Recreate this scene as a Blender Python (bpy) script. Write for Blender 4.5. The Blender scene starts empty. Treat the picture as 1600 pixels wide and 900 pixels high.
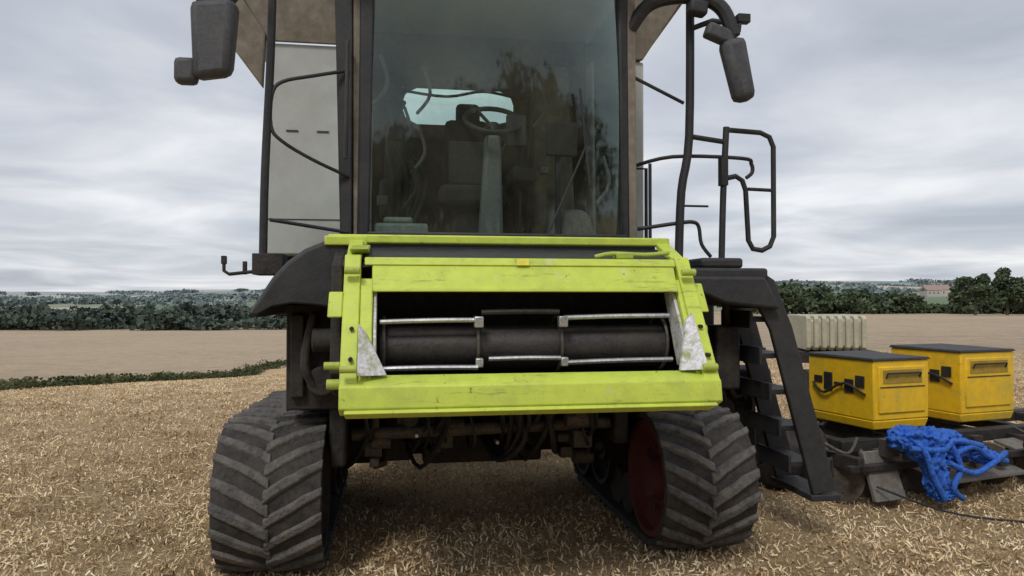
import bpy, bmesh, math, random
import numpy as np
from mathutils import Vector, Matrix, noise
random.seed(7); rng=np.random.default_rng(7)
scene=bpy.context.scene
COL=scene.collection
scene.view_settings.view_transform='Standard'
scene.view_settings.look='None'
scene.view_settings.exposure=0

# ---------------------------------------------------------------- materials
def M(name,col,rough=.5,metal=0.0,dust_or_mottle=.3,dcol=(.26,.20,.14),scale=5.0,var=.25,bump=.0,bscale=60,spec=.5,lo=.42,hi=.68,stretch=(1,1,1)):
    m=bpy.data.materials.new(name); m.use_nodes=True
    nt=m.node_tree; n=nt.nodes; l=nt.links; b=n['Principled BSDF']
    tc=n.new('ShaderNodeTexCoord'); mp=n.new('ShaderNodeMapping'); mp.inputs['Scale'].default_value=stretch; l.new(tc.outputs['Object'],mp.inputs[0])
    n1=n.new('ShaderNodeTexNoise'); n1.inputs['Scale'].default_value=scale; n1.inputs['Detail'].default_value=9; n1.inputs['Roughness'].default_value=.72
    n2=n.new('ShaderNodeTexNoise'); n2.inputs['Scale'].default_value=scale*5; n2.inputs['Detail'].default_value=5
    l.new(mp.outputs[0],n1.inputs['Vector']); l.new(tc.outputs['Object'],n2.inputs['Vector'])
    mr=n.new('ShaderNodeMapRange'); mr.inputs[1].default_value=lo; mr.inputs[2].default_value=hi; mr.inputs[3].default_value=0; mr.inputs[4].default_value=dust_or_mottle
    l.new(n1.outputs['Fac'],mr.inputs[0])
    v=n.new('ShaderNodeMapRange'); v.inputs[1].default_value=.3; v.inputs[2].default_value=.7; v.inputs[3].default_value=1-var; v.inputs[4].default_value=1+var*.5
    l.new(n2.outputs['Fac'],v.inputs[0])
    sc=n.new('ShaderNodeVectorMath'); sc.operation='SCALE'; sc.inputs[0].default_value=col; l.new(v.outputs[0],sc.inputs['Scale'])
    mx=n.new('ShaderNodeMix'); mx.data_type='RGBA'; l.new(mr.outputs[0],mx.inputs[0]); l.new(sc.outputs[0],mx.inputs[6]); mx.inputs[7].default_value=(*dcol,1)
    l.new(mx.outputs[2],b.inputs['Base Color'])
    r=n.new('ShaderNodeMapRange'); r.inputs[3].default_value=rough; r.inputs[4].default_value=min(1,rough+.35); l.new(n1.outputs['Fac'],r.inputs[0]); l.new(r.outputs[0],b.inputs['Roughness'])
    b.inputs['Metallic'].default_value=metal; b.inputs['Specular IOR Level'].default_value=spec
    if bump>0:
        n3=n.new('ShaderNodeTexNoise'); n3.inputs['Scale'].default_value=bscale; n3.inputs['Detail'].default_value=4; l.new(tc.outputs['Object'],n3.inputs['Vector'])
        bp=n.new('ShaderNodeBump'); bp.inputs['Strength'].default_value=bump; bp.inputs['Distance'].default_value=.02
        l.new(n3.outputs['Fac'],bp.inputs['Height']); l.new(bp.outputs[0],b.inputs['Normal'])
    return m
def scratched(name,col,chip,edge=(.10,.10,.05),pale=.0):
    m=M(name,col,.36,0,.55,(.30,.33,.09),2.6,.10,.06,lo=.48,hi=.75)
    nt=m.node_tree; n=nt.nodes; l=nt.links; b=n['Principled BSDF']
    src=b.inputs['Base Color'].links[0].from_socket
    tc=n.new('ShaderNodeTexCoord'); mp=n.new('ShaderNodeMapping'); mp.inputs['Scale'].default_value=(3,14,26); l.new(tc.outputs['Object'],mp.inputs[0])
    a=n.new('ShaderNodeTexNoise'); a.inputs['Scale'].default_value=1.3; a.inputs['Detail'].default_value=10; a.inputs['Roughness'].default_value=.75; l.new(mp.outputs[0],a.inputs['Vector'])
    r=n.new('ShaderNodeMapRange'); r.inputs[1].default_value=.57; r.inputs[2].default_value=.67; r.inputs[4].default_value=chip; l.new(a.outputs['Fac'],r.inputs[0])
    c=n.new('ShaderNodeTexNoise'); c.inputs['Scale'].default_value=22; c.inputs['Detail'].default_value=6; c.inputs['Roughness'].default_value=.7; l.new(tc.outputs['Object'],c.inputs['Vector'])
    r2=n.new('ShaderNodeMapRange'); r2.inputs[1].default_value=.62; r2.inputs[2].default_value=.69; r2.inputs[4].default_value=.8; l.new(c.outputs['Fac'],r2.inputs[0])
    ad=n.new('ShaderNodeMath'); ad.operation='MAXIMUM'; l.new(r.outputs[0],ad.inputs[0]); l.new(r2.outputs[0],ad.inputs[1])
    mx=n.new('ShaderNodeMix'); mx.data_type='RGBA'; l.new(ad.outputs[0],mx.inputs[0]); l.new(src,mx.inputs[6]); mx.inputs[7].default_value=(*edge,1)
    # a few pale rubbed patches
    d=n.new('ShaderNodeTexNoise'); d.inputs['Scale'].default_value=6; d.inputs['Detail'].default_value=9; d.inputs['Roughness'].default_value=.75; l.new(tc.outputs['Object'],d.inputs['Vector'])
    r3=n.new('ShaderNodeMapRange'); r3.inputs[1].default_value=.60; r3.inputs[2].default_value=.68; r3.inputs[4].default_value=pale; l.new(d.outputs['Fac'],r3.inputs[0])
    mx2=n.new('ShaderNodeMix'); mx2.data_type='RGBA'; l.new(r3.outputs[0],mx2.inputs[0]); l.new(mx.outputs[2],mx2.inputs[6]); mx2.inputs[7].default_value=(.60,.62,.42,1)
    l.new(mx2.outputs[2],b.inputs['Base Color']); return m
GREEN=scratched('lime_paint',(.57,.68,.085),.6,pale=.55)
GREEND=scratched('lime_paint_worn',(.42,.50,.08),.9,pale=.5)
BLACK=M('black_plastic',(.016,.017,.020),.45,0,.28,(.10,.09,.075),4,.3,.1)
FENDER=M('fender_plastic',(.026,.027,.030),.5,0,.30,(.08,.072,.06),4,.3,.15)
MIRR=M('mirror_plastic',(.065,.067,.073),.5,0,.35,(.13,.125,.12),6,.3,.15)
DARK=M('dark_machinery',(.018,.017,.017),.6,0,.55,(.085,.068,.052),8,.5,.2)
GREASE=M('greasy_metal',(.085,.078,.07),.45,.3,.6,(.20,.16,.12),10,.5,.2)
GREY=M('grey_paint',(.36,.355,.33),.4,0,.35,(.30,.26,.20),2.5,.06)
BODY=M('pale_body_panel',(.46,.475,.455),.42,0,.5,(.32,.30,.25),1.8,.06,lo=.45,hi=.7)
TAN=M('dusty_hopper_panel',(.25,.215,.17),.6,0,.7,(.12,.095,.07),3.5,.25)
RUB=M('track_rubber',(.028,.026,.025),.75,0,.55,(.11,.092,.078),9,.4,.3,90)
LUG=M('lug_rubber',(.092,.089,.086),.85,0,.75,(.19,.165,.14),5,.5,.6,60)
RED=M('red_wheel_paint',(.115,.016,.014),.6,0,.7,(.065,.042,.035),8,.35,.1)
STEEL=M('worn_steel',(.68,.68,.70),.25,.85,.6,(.2,.16,.13),12,.3,stretch=(.3,1,1))
WHITE=M('scuffed_white_plate',(.66,.65,.67),.45,.1,.95,(.30,.32,.12),13,.3,lo=.48,hi=.62)
DRUM=M('drum_steel',(.055,.050,.050),.36,.6,.45,(.12,.10,.085),10,.3,.1,stretch=(.4,1,1))
YEL=scratched('yellow_paint',(.88,.54,.012),.2,(.35,.25,.05),.08)
RECESS_SHADE=M('recess_shade_yellow',(.40,.26,.02),.5)  # hopper yellow darkened to paint the shade of a recess on a flat plate
BLUE=M('blue_fabric',(.022,.13,.58),.6,0,.5,(.05,.14,.42),9,.5,.5,40)
CREAM=M('cream_tank',(.54,.51,.38),.5,0,.5,(.33,.30,.22),5,.15)
SEAT=M('seat_fabric',(.022,.022,.023),.9,0,.3,(.05,.048,.045),12,.3)
SEATL=M('seat_grey_fabric',(.10,.10,.10),.9,0,.3,(.12,.11,.10),12,.3)
COLUMN=M('column_plastic',(.13,.145,.145),.5,0,.3,(.09,.09,.08),8,.2)
CABIN=M('cabin_lining',(.15,.135,.10),.8,0,.8,(.05,.05,.04),2.2,.45)
CABT=M('cabin_floor_tray',(.15,.19,.18),.5,0,.4,(.2,.17,.12),5,.3)
ORANGE=M('yellow_sticker',(.80,.74,.05),.4,0,.2)
LENS=M('lamp_lens',(.6,.62,.65),.12,.3,.1)
SHEET=M('dusty_grey_sheet',(.20,.19,.175),.5,.2,.6,(.15,.11,.08),5,.3)

def glass(name,tint,refl,dust_or_mottle):
    m=bpy.data.materials.new(name); m.use_nodes=True
    nt=m.node_tree; n=nt.nodes; l=nt.links; n.remove(n['Principled BSDF']); out=n['Material Output']
    tr=n.new('ShaderNodeBsdfTransparent'); tr.inputs[0].default_value=(*tint,1)
    gl=n.new('ShaderNodeBsdfGlossy'); gl.inputs['Roughness'].default_value=.05; gl.inputs[0].default_value=(.82,1,.96,1)
    fr=n.new('ShaderNodeFresnel'); fr.inputs[0].default_value=1.5
    mul=n.new('ShaderNodeMath'); mul.operation='MULTIPLY'; mul.inputs[1].default_value=refl; mul.use_clamp=True; l.new(fr.outputs[0],mul.inputs[0])
    mx=n.new('ShaderNodeMixShader'); l.new(mul.outputs[0],mx.inputs[0]); l.new(tr.outputs[0],mx.inputs[1]); l.new(gl.outputs[0],mx.inputs[2])
    df=n.new('ShaderNodeBsdfDiffuse'); df.inputs[0].default_value=(.21,.20,.15,1)  # blotchy diffuse layer imitating mottled brown-green reflections on the glass
    tc=n.new('ShaderNodeTexCoord'); mp=n.new('ShaderNodeMapping'); mp.inputs['Scale'].default_value=(1,1,.6); l.new(tc.outputs['Object'],mp.inputs[0])
    ns=n.new('ShaderNodeTexNoise'); ns.inputs['Scale'].default_value=2.6; ns.inputs['Detail'].default_value=5; ns.inputs['Roughness'].default_value=.55; ns.inputs['Distortion'].default_value=.8
    l.new(mp.outputs[0],ns.inputs['Vector'])
    mr=n.new('ShaderNodeMapRange'); mr.inputs[1].default_value=.4; mr.inputs[2].default_value=.65; mr.inputs[3].default_value=dust_or_mottle*.15; mr.inputs[4].default_value=dust_or_mottle; l.new(ns.outputs['Fac'],mr.inputs[0])
    m2=n.new('ShaderNodeMixShader'); l.new(mr.outputs[0],m2.inputs[0]); l.new(mx.outputs[0],m2.inputs[1]); l.new(df.outputs[0],m2.inputs[2])
    l.new(m2.outputs[0],out.inputs[0]); return m
GLASS=glass('windscreen_glass',(.88,.95,.91),2.0,.13)
GLASS2=glass('side_glass',(.84,.94,.90),1.0,.05)

# ---------------------------------------------------------------- mesh builder
class B:
    def __init__(s): s.bm=bmesh.new(); s.mi=0
    def _f(s,vs):
        try:
            f=s.bm.faces.new(vs); f.material_index=s.mi; return f
        except ValueError: return None
    def hexa(s,c):
        v=[s.bm.verts.new(p) for p in c]
        for q in ((0,3,2,1),(4,5,6,7),(0,1,5,4),(1,2,6,5),(2,3,7,6),(3,0,4,7)): s._f([v[i] for i in q])
        return s
    def box(s,x0,x1,y0,y1,z0,z1):
        return s.hexa([(x0,y0,z0),(x1,y0,z0),(x1,y1,z0),(x0,y1,z0),(x0,y0,z1),(x1,y0,z1),(x1,y1,z1),(x0,y1,z1)])
    def prism(s,a,b):
        va=[s.bm.verts.new(p) for p in a]; vb=[s.bm.verts.new(p) for p in b]; n=len(a)
        s._f(va[::-1]); s._f(vb)
        for i in range(n): s._f([va[i],va[(i+1)%n],vb[(i+1)%n],vb[i]])
        return s
    def px(s,prof,x0,x1): return s.prism([(x0,y,z) for y,z in prof],[(x1,y,z) for y,z in prof])
    def py(s,prof,y0,y1): return s.prism([(x,y0,z) for x,z in prof],[(x,y1,z) for x,z in prof])
    def tube(s,pts,r,seg=8,smooth=0,radii=None):
        P=[Vector(p) for p in pts]
        if smooth:
            Q=[]
            for i in range(len(P)-1):
                p0=P[max(i-1,0)];p1=P[i];p2=P[i+1];p3=P[min(i+2,len(P)-1)]
                for k in range(smooth):
                    t=k/smooth
                    Q.append(.5*((2*p1)+(-p0+p2)*t+(2*p0-5*p1+4*p2-p3)*t*t+(-p0+3*p1-3*p2+p3)*t**3))
            Q.append(P[-1]); P=Q
        rings=[]; up=None
        for i,p in enumerate(P):
            t=(P[min(i+1,len(P)-1)]-P[max(i-1,0)]).normalized()
            if up is None:
                up=Vector((0,0,1)) if abs(t.z)<.9 else Vector((0,1,0))
            up=(up-t*up.dot(t))
            if up.length<1e-5: up=t.orthogonal()
            up.normalize(); sd=t.cross(up)
            rr=r if radii is None else radii[i]
            rings.append([s.bm.verts.new(p+rr*(math.cos(2*math.pi*k/seg)*up+math.sin(2*math.pi*k/seg)*sd)) for k in range(seg)])
        for a,b in zip(rings,rings[1:]):
            for k in range(seg): s._f([a[k],a[(k+1)%seg],b[(k+1)%seg],b[k]])
        s._f(rings[0][::-1]); s._f(rings[-1]); return s
    def cyl(s,p0,p1,r,seg=20,r2=None): return s.tube([p0,p1],r,seg,0,[r,r if r2 is None else r2])
    def revx(s,prof,cy,cz,seg=40):
        rings=[]
        for x,r in prof:
            rings.append([s.bm.verts.new((x,cy+r*math.cos(2*math.pi*k/seg),cz+r*math.sin(2*math.pi*k/seg))) for k in range(seg)])
        for a,b in zip(rings,rings[1:]):
            for k in range(seg): s._f([a[k],a[(k+1)%seg],b[(k+1)%seg],b[k]])
        s._f(rings[0][::-1]); s._f(rings[-1]); return s
    def done(s,name,mat,parent=None,bevel=0,label=None,angle=35,smooth=True):
        bmesh.ops.recalc_face_normals(s.bm,faces=s.bm.faces)
        me=bpy.data.meshes.new(name); s.bm.to_mesh(me); s.bm.free()
        for m in (mat if isinstance(mat,(list,tuple)) else [mat]): me.materials.append(m)
        if smooth:
            me.polygons.foreach_set('use_smooth',[True]*len(me.polygons)); me.set_sharp_from_angle(angle=math.radians(angle))
        o=bpy.data.objects.new(name,me); COL.objects.link(o)
        if parent: o.parent=parent
        if bevel>0:
            md=o.modifiers.new('bevel','BEVEL'); md.width=bevel; md.segments=2; md.limit_method='ANGLE'; md.angle_limit=math.radians(40)
        if label: o['label']=label
        return o
def empty(name,loc,rotz,label,cat,group=None):
    o=bpy.data.objects.new(name,None); COL.objects.link(o); o.location=loc; o.rotation_euler=(0,0,rotz); o.empty_display_size=.3
    o['label']=label; o['category']=cat
    if group: o['group']=group
    return o
def npmesh(name,V,F,mat):
    me=bpy.data.meshes.new(name); V=np.asarray(V,dtype=np.float32); F=np.asarray(F,dtype=np.int32)
    me.vertices.add(len(V)); me.vertices.foreach_set('co',V.ravel())
    k=F.shape[1]; me.loops.add(F.size); me.loops.foreach_set('vertex_index',F.ravel())
    me.polygons.add(len(F)); me.polygons.foreach_set('loop_start',np.arange(0,F.size,k,dtype=np.int32)); me.polygons.foreach_set('loop_total',np.full(len(F),k,dtype=np.int32))
    me.update(calc_edges=True); me.validate(); me.materials.append(mat)
    o=bpy.data.objects.new(name,me); COL.objects.link(o); return o

# ---------------------------------------------------------------- terrain
def sst(a,b,x):
    t=np.clip((x-a)/(b-a),0,1); return t*t*(3-2*t)
def H(X,Y):
    X=np.asarray(X,float);Y=np.asarray(Y,float)
    yl=np.interp(Y,[10,14,40,190,400,1200,2500,6000],[0,-.2,-2.6,-7,-10,-1,20,40])
    yr=np.interp(Y,[10,150,250,700,2500,6000],[0,-1.68,-2.9,3,52,110])
    t=1-sst(-15,5,X)
    z=yl*t+yr*(1-t)
    far=sst(300,1600,Y)
    z=z+far*(6*np.sin(X/330+1)*np.sin(Y/520)+4*np.sin(X/140+Y/300))
    return z
NR,NA=170,260
rad=np.concatenate([[0.01],np.geomspace(.6,6500,NR)])
ang=np.linspace(0,2*np.pi,NA,endpoint=False)
R,A=np.meshgrid(rad,ang,indexing='ij')
X=R*np.sin(A);Y=R*np.cos(A);Z=H(X,Y)
V=np.stack([X,Y,Z],-1).reshape(-1,3)
i,j=np.meshgrid(np.arange(NR),np.arange(NA),indexing='ij'); j2=(j+1)%NA
F=np.stack([i*NA+j,i*NA+j2,(i+1)*NA+j2,(i+1)*NA+j],-1).reshape(-1,4)
gm=bpy.data.materials.new('stubble_ground'); gm.use_nodes=True
nt=gm.node_tree;n=nt.nodes;l=nt.links;bs=n['Principled BSDF']; bs.inputs['Roughness'].default_value=.95; bs.inputs['Specular IOR Level'].default_value=.15
geo=n.new('ShaderNodeNewGeometry'); sep=n.new('ShaderNodeSeparateXYZ'); l.new(geo.outputs['Position'],sep.inputs[0])
def nz(scale,det=6,rough=.6,vec=None):
    q=n.new('ShaderNodeTexNoise'); q.inputs['Scale'].default_value=scale; q.inputs['Detail'].default_value=det; q.inputs['Roughness'].default_value=rough
    l.new(vec if vec else geo.outputs['Position'],q.inputs['Vector']); return q
def ramp(src,stops):
    q=n.new('ShaderNodeValToRGB'); e=q.color_ramp.elements
    while len(e)<len(stops): e.new(.5)
    for k,(p,c) in enumerate(stops): e[k].position=p; e[k].color=(*c,1)
    l.new(src,q.inputs[0]); return q
def mix(f,a,b,bt='MIX'):
    q=n.new('ShaderNodeMix'); q.data_type='RGBA'; q.blend_type=bt
    if isinstance(f,float): q.inputs[0].default_value=f
    else: l.new(f,q.inputs[0])
    for s,k in ((a,6),(b,7)):
        if isinstance(s,tuple): q.inputs[k].default_value=(*s,1)
        else: l.new(s,q.inputs[k])
    return q.outputs[2]
def mrange(src,a,b,c=0.0,d=1.0):
    q=n.new('ShaderNodeMapRange'); q.inputs[1].default_value=a;q.inputs[2].default_value=b;q.inputs[3].default_value=c;q.inputs[4].default_value=d; l.new(src,q.inputs[0]); return q.outputs[0]
def gm_(op,a,b=None,c=None):
    q=n.new('ShaderNodeMath'); q.operation=op
    for k,v in ((0,a),(1,b),(2,c)):
        if v is None: continue
        if isinstance(v,(int,float)): q.inputs[k].default_value=v
        else: l.new(v,q.inputs[k])
    return q.outputs[0]
fine=nz(34,8,.8); med=nz(1.6,6,.65); big=nz(.12,4)
near=ramp(fine.outputs['Fac'],[(.36,(.14,.085,.042)),(.45,(.42,.29,.155)),(.54,(.62,.455,.265)),(.66,(.82,.66,.44))])
near2=mix(mrange(med.outputs['Fac'],.42,.66,0,.5),near.outputs[0],(.33,.22,.12))
near3=mix(mrange(big.outputs['Fac'],.4,.6,0,.35),near2,(.66,.50,.31))
fmot=nz(.6,9,.8)
fld=mix(mrange(fmot.outputs['Fac'],.38,.62),(.34,.25,.18),(.53,.42,.30))
fm2=nz(.045,4,.6)
fld=mix(mrange(fm2.outputs['Fac'],.42,.60,0,.6),fld,(.48,.40,.25))
fm3=nz(3.0,6,.8)
fld=mix(mrange(fm3.outputs['Fac'],.45,.62,0,.5),fld,(.26,.20,.14))
tw=n.new('ShaderNodeTexWave'); tw.inputs['Scale'].default_value=.35; tw.inputs['Distortion'].default_value=1.5; tw.bands_direction='X'; l.new(geo.outputs['Position'],tw.inputs['Vector'])
fld=mix(mrange(tw.outputs['Fac'],.6,.95,0,.3),fld,(.30,.23,.16))
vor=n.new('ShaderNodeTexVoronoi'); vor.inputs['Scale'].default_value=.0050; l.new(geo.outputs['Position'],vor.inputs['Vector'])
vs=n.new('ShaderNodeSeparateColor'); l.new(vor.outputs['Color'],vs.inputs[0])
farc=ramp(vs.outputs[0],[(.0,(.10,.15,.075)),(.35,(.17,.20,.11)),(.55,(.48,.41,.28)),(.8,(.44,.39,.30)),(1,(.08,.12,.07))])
far_haze=mix(mrange(sep.outputs['Y'],250,2600,0,.66),farc.outputs[0],(.35,.41,.46))  # aerial haze painted in: far fields pale to blue-grey with distance
lin=gm_('MULTIPLY',gm_('ADD',gm_('MULTIPLY_ADD',sep.outputs['Y'],.109,10.4),sep.outputs['X']),-1.0)
fA=mrange(lin,-.2,.5); fB=mrange(sep.outputs['Y'],48,54); fC=gm_('MULTIPLY',mrange(sep.outputs['X'],1,3),mrange(sep.outputs['Y'],20,28))
ff=gm_('MAXIMUM',gm_('MAXIMUM',fA,fB),fC)
ff=gm_('MULTIPLY',ff,mrange(sep.outputs['Y'],8,14))
c1=mix(ff,near3,fld)
c2=mix(mrange(sep.outputs['Y'],200,240),c1,far_haze)
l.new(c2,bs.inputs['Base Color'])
bp=n.new('ShaderNodeBump'); bp.inputs['Strength'].default_value=.9; bp.inputs['Distance'].default_value=.05; l.new(fine.outputs['Fac'],bp.inputs['Height']); l.new(bp.outputs[0],bs.inputs['Normal'])
g=npmesh('ground',V,F,gm); g['kind']='structure'
g.data.polygons.foreach_set('use_smooth',[True]*len(g.data.polygons))

def strawmat():
    m=bpy.data.materials.new('straw'); m.use_nodes=True; nt=m.node_tree; nn=nt.nodes; ll=nt.links; b=nn['Principled BSDF']; b.inputs['Roughness'].default_value=.8; b.inputs['Specular IOR Level'].default_value=.2
    gg=nn.new('ShaderNodeNewGeometry'); w=nn.new('ShaderNodeValToRGB'); e=w.color_ramp.elements
    while len(e)<4: e.new(.5)
    for k,(p,c) in enumerate([(0,(.18,.11,.052)),(.32,(.52,.365,.195)),(.72,(.73,.555,.33)),(1,(.92,.79,.55))]): e[k].position=p; e[k].color=(*c,1)
    ns=nn.new('ShaderNodeTexNoise'); ns.inputs['Scale'].default_value=1.6; ns.inputs['Detail'].default_value=6; ll.new(gg.outputs['Position'],ns.inputs['Vector'])
    ma=nn.new('ShaderNodeMath'); ma.operation='MULTIPLY_ADD'; ma.inputs[1].default_value=-1.4; ma.inputs[2].default_value=.73; ll.new(ns.outputs['Fac'],ma.inputs[0])
    ad=nn.new('ShaderNodeMath'); ad.operation='ADD'; ad.use_clamp=True; ll.new(ma.outputs[0],ad.inputs[0]); ll.new(gg.outputs['Random Per Island'],ad.inputs[1])
    ll.new(ad.outputs[0],w.inputs[0]); ll.new(w.outputs[0],b.inputs['Base Color']); return m
STRAW=strawmat()
def fan(N,y0,y1,pw):
    u=rng.random(N)**pw; Yq=y0+(y1-y0)*u; Xq=(rng.random(N)*2-1)*(Yq*.85+.6)
    k=(Xq>-(12.0+.109*(Yq-18)))|(Yq<12); return Xq[k],Yq[k]
N=320000
Xs,Ys=fan(N,2.2,26,1.75); N=len(Xs)
clump=np.sin(Xs*3.1+np.sin(Ys*2))*np.sin(Ys*2.3+Xs)*.5+.5
keep=rng.random(N)<(.35+.65*clump); Xs=Xs[keep];Ys=Ys[keep];N=len(Xs)
L=rng.uniform(.007,.032,N)*(1+Ys*.05); L=np.where(rng.random(N)<.06,L*2.6,L); W=rng.uniform(.003,.012,N)*(1+Ys*.05); th=rng.uniform(0,2*np.pi,N); dz=rng.uniform(-.010,.018,N)
zb=H(Xs,Ys)+rng.uniform(.004,.026,N)
d=np.stack([np.cos(th)*L/2,np.sin(th)*L/2,dz],-1); s_=np.stack([-np.sin(th)*W/2,np.cos(th)*W/2,rng.uniform(-.005,.005,N)],-1)
c=np.stack([Xs,Ys,zb],-1); c[:,2]+=np.abs(dz)*.6
V1=np.stack([c-d-s_,c-d+s_*.8,c+d+s_*.5,c+d-s_*.6],1).reshape(-1,3)
N2=20000
Xs,Ys=fan(N2,2.2,16,1.3); N2=len(Xs)
row=.16; a9=math.radians(9)
u=Xs*math.cos(a9)+Ys*math.sin(a9); v=-Xs*math.sin(a9)+Ys*math.cos(a9); u=np.round(u/row)*row+rng.normal(0,.022,N2)
Xs=u*math.cos(a9)-v*math.sin(a9); Ys=u*math.sin(a9)+v*math.cos(a9)
hh=rng.uniform(.015,.06,N2); W=rng.uniform(.003,.006,N2)*(1+Ys*.06); th=rng.uniform(0,2*np.pi,N2); z0=H(Xs,Ys)
sd=np.stack([np.cos(th)*W/2,np.sin(th)*W/2,np.zeros(N2)],-1); tp=np.stack([rng.normal(0,.015,N2),rng.normal(0,.015,N2),hh],-1); c=np.stack([Xs,Ys,z0],-1)
V2=np.stack([c-sd,c+sd,c+tp+sd,c+tp-sd],1).reshape(-1,3)
VV=np.concatenate([V1,V2]); FF=np.arange(len(VV)).reshape(-1,4)
st=npmesh('straw_stubble',VV,FF,STRAW); st['kind']='stuff'; st['label']='short cut cereal stubble and loose straw on the field'; st['category']='stubble'

# ---------------------------------------------------------------- vegetation
def leafmat(name,a,b_,c_):
    m=bpy.data.materials.new(name); m.use_nodes=True; nt=m.node_tree; nn=nt.nodes; ll=nt.links; b=nn['Principled BSDF']; b.inputs['Roughness'].default_value=.8; b.inputs['Specular IOR Level'].default_value=.2
    gg=nn.new('ShaderNodeNewGeometry'); ns=nn.new('ShaderNodeTexNoise'); ns.inputs['Scale'].default_value=.35; ns.inputs['Detail'].default_value=6; ll.new(gg.outputs['Position'],ns.inputs['Vector'])
    w=nn.new('ShaderNodeValToRGB'); e=w.color_ramp.elements; e.new(.5)
    for k,(p,c) in enumerate([(.3,a),(.5,b_),(.7,c_)]): e[k].position=p; e[k].color=(*c,1)
    ad=nn.new('ShaderNodeMath'); ad.operation='MULTIPLY_ADD'; ad.inputs[1].default_value=.3; ll.new(gg.outputs['Random Per Island'],ad.inputs[0])
    sb=nn.new('ShaderNodeMath'); sb.operation='SUBTRACT'; sb.inputs[1].default_value=.15; ll.new(ns.outputs['Fac'],sb.inputs[0]); ll.new(sb.outputs[0],ad.inputs[2])
    ll.new(ad.outputs[0],w.inputs[0]); ll.new(w.outputs[0],b.inputs['Base Color']); return m
LEAF=leafmat('tree_leaves',(.042,.058,.036),(.07,.095,.050),(.11,.145,.078))
LEAFN=leafmat('brown_green_leaves',(.07,.07,.045),(.13,.12,.075),(.21,.18,.11))
LEAFF=leafmat('far_wood_leaves',(.05,.07,.062),(.075,.10,.080),(.12,.15,.11))
LEAFH=leafmat('hazy_copse_leaves',(.15,.19,.20),(.19,.23,.23),(.23,.27,.26))  # distance haze put into these pale blue-grey leaf colours
GRASS=leafmat('margin_grass',(.035,.045,.018),(.06,.075,.03),(.12,.12,.055))
BARK=M('bark',(.07,.055,.04),.9,0,.2)
def clumps(centers,radii,per,size):
    V=[]
    for (cx,cy,cz),(rx,rz) in zip(centers,radii):
        p=rng.normal(size=(per,3)); p/=np.linalg.norm(p,axis=1)[:,None]; p*=(rng.random(per)**.35)[:,None]
        p=p*[rx,rx,rz]+[cx,cy,cz]
        t1=rng.normal(size=(per,3)); t1/=np.linalg.norm(t1,axis=1)[:,None]; t2=np.cross(t1,rng.normal(size=(per,3))); t2/=np.linalg.norm(t2,axis=1)[:,None]
        s=size*rng.uniform(.5,1.2,per)[:,None]
        V.append(np.stack([p-t1*s,p-t2*s*.8,p+t1*s,p+t2*s*.8],1).reshape(-1,3))
    V=np.concatenate(V); return V,np.arange(len(V)).reshape(-1,4)
def wood(name,spots,label,mat=None,size=.9,per=70):
    cs=[];rs=[]
    for (x,y,h,r) in spots:
        g0=float(H(x,y))
        for q in range(4):
            cs.append((x+rng.normal(0,r*.45),y+rng.normal(0,r*.3),g0+h*(.35+.45*rng.random()))); rs.append((r*rng.uniform(.5,.8),h*rng.uniform(.2,.33)))
        cs.append((x,y,g0+h*.28)); rs.append((r*1.1,h*.3))
    V,F=clumps(cs,rs,per,size)
    o=npmesh(name,V,F,mat or LEAFF); o['kind']='stuff'; o['label']=label; o['category']='woodland'; return o
sp=[]
for k in range(300):
    y=random.uniform(200,430); x=-y*random.uniform(.2,1.0); sp.append((x,y,random.uniform(2.5,6.5)*(1+.25*math.sin(x/23)),random.uniform(4,8)))
wood('distant_wood',sp,'dark green wooded belt beyond the sloping field',size=.95)
sp=[]
for k in range(120):
    t=k/120; r_=.30+t*.75; y=random.uniform(150,185); x=y*r_+random.uniform(-1,1)
    gap=.54<r_<.61
    sp.append((x,y,(1.9 if gap else random.uniform(3.8,6.2))+1.2*(t<.22)-.8*(.40<r_<.54),random.uniform(2.5,4)))
wood('distant_wood',sp,'low dark hedge trees bordering the bare field',LEAF,.55,90)
sp=[]
for k in range(160):
    y=random.uniform(650,1900); x=random.uniform(-.9,.9)*y; sp.append((x,y,random.uniform(6,11),random.uniform(14,45)))
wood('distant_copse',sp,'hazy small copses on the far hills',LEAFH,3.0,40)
sp=[]
for k in range(70):
    x=random.uniform(-45,45); h=random.uniform(.85,1.1)*(12+4.5*math.tanh((x+2)/10)); sp.append((x,random.uniform(-44,-32),h,random.uniform(4.5,6.5)))
wood('nearby_wood',sp,'tall rounded row of brown-green trees bordering the stubble field',LEAFN,.5,190)
def tree(x,y,h,r,label):
    z=float(H(x,y)); root=empty('broadleaf_tree',(x,y,z),random.uniform(0,6),label,'tree','trees along the field edge')
    b=B(); b.tube([(0,0,-.2),(.1,.05,h*.25),(-.1,0,h*.5),(.1,.1,h*.8)],.2,8,3,[.035*h*(1-i/12) for i in range(10)])
    for q in range(6):
        a=q*1.05+random.random(); b.tube([(0,0,h*(.25+.07*q)),(math.cos(a)*r*.4,math.sin(a)*r*.4,h*(.45+.07*q)),(math.cos(a)*r*.75,math.sin(a)*r*.75,h*(.55+.06*q))],.05,6,0,[.014*h,.009*h,.003*h])
    b.done('trunk',BARK,root)
    cs=[];rs=[]
    for q in range(24):
        a=random.uniform(0,6.28); f=random.random(); zz=h*(.28+.68*f); rr=r*math.sqrt(max(.05,1-((f-.4)/.65)**2))*.75*random.uniform(.4,1)
        cs.append((math.cos(a)*rr,math.sin(a)*rr,zz)); rs.append((r*random.uniform(.2,.38),h*random.uniform(.08,.14)))
    V,F=clumps(cs,rs,140,.24*r/3)
    o=npmesh('crown',V,F,LEAF); o.parent=root
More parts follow.
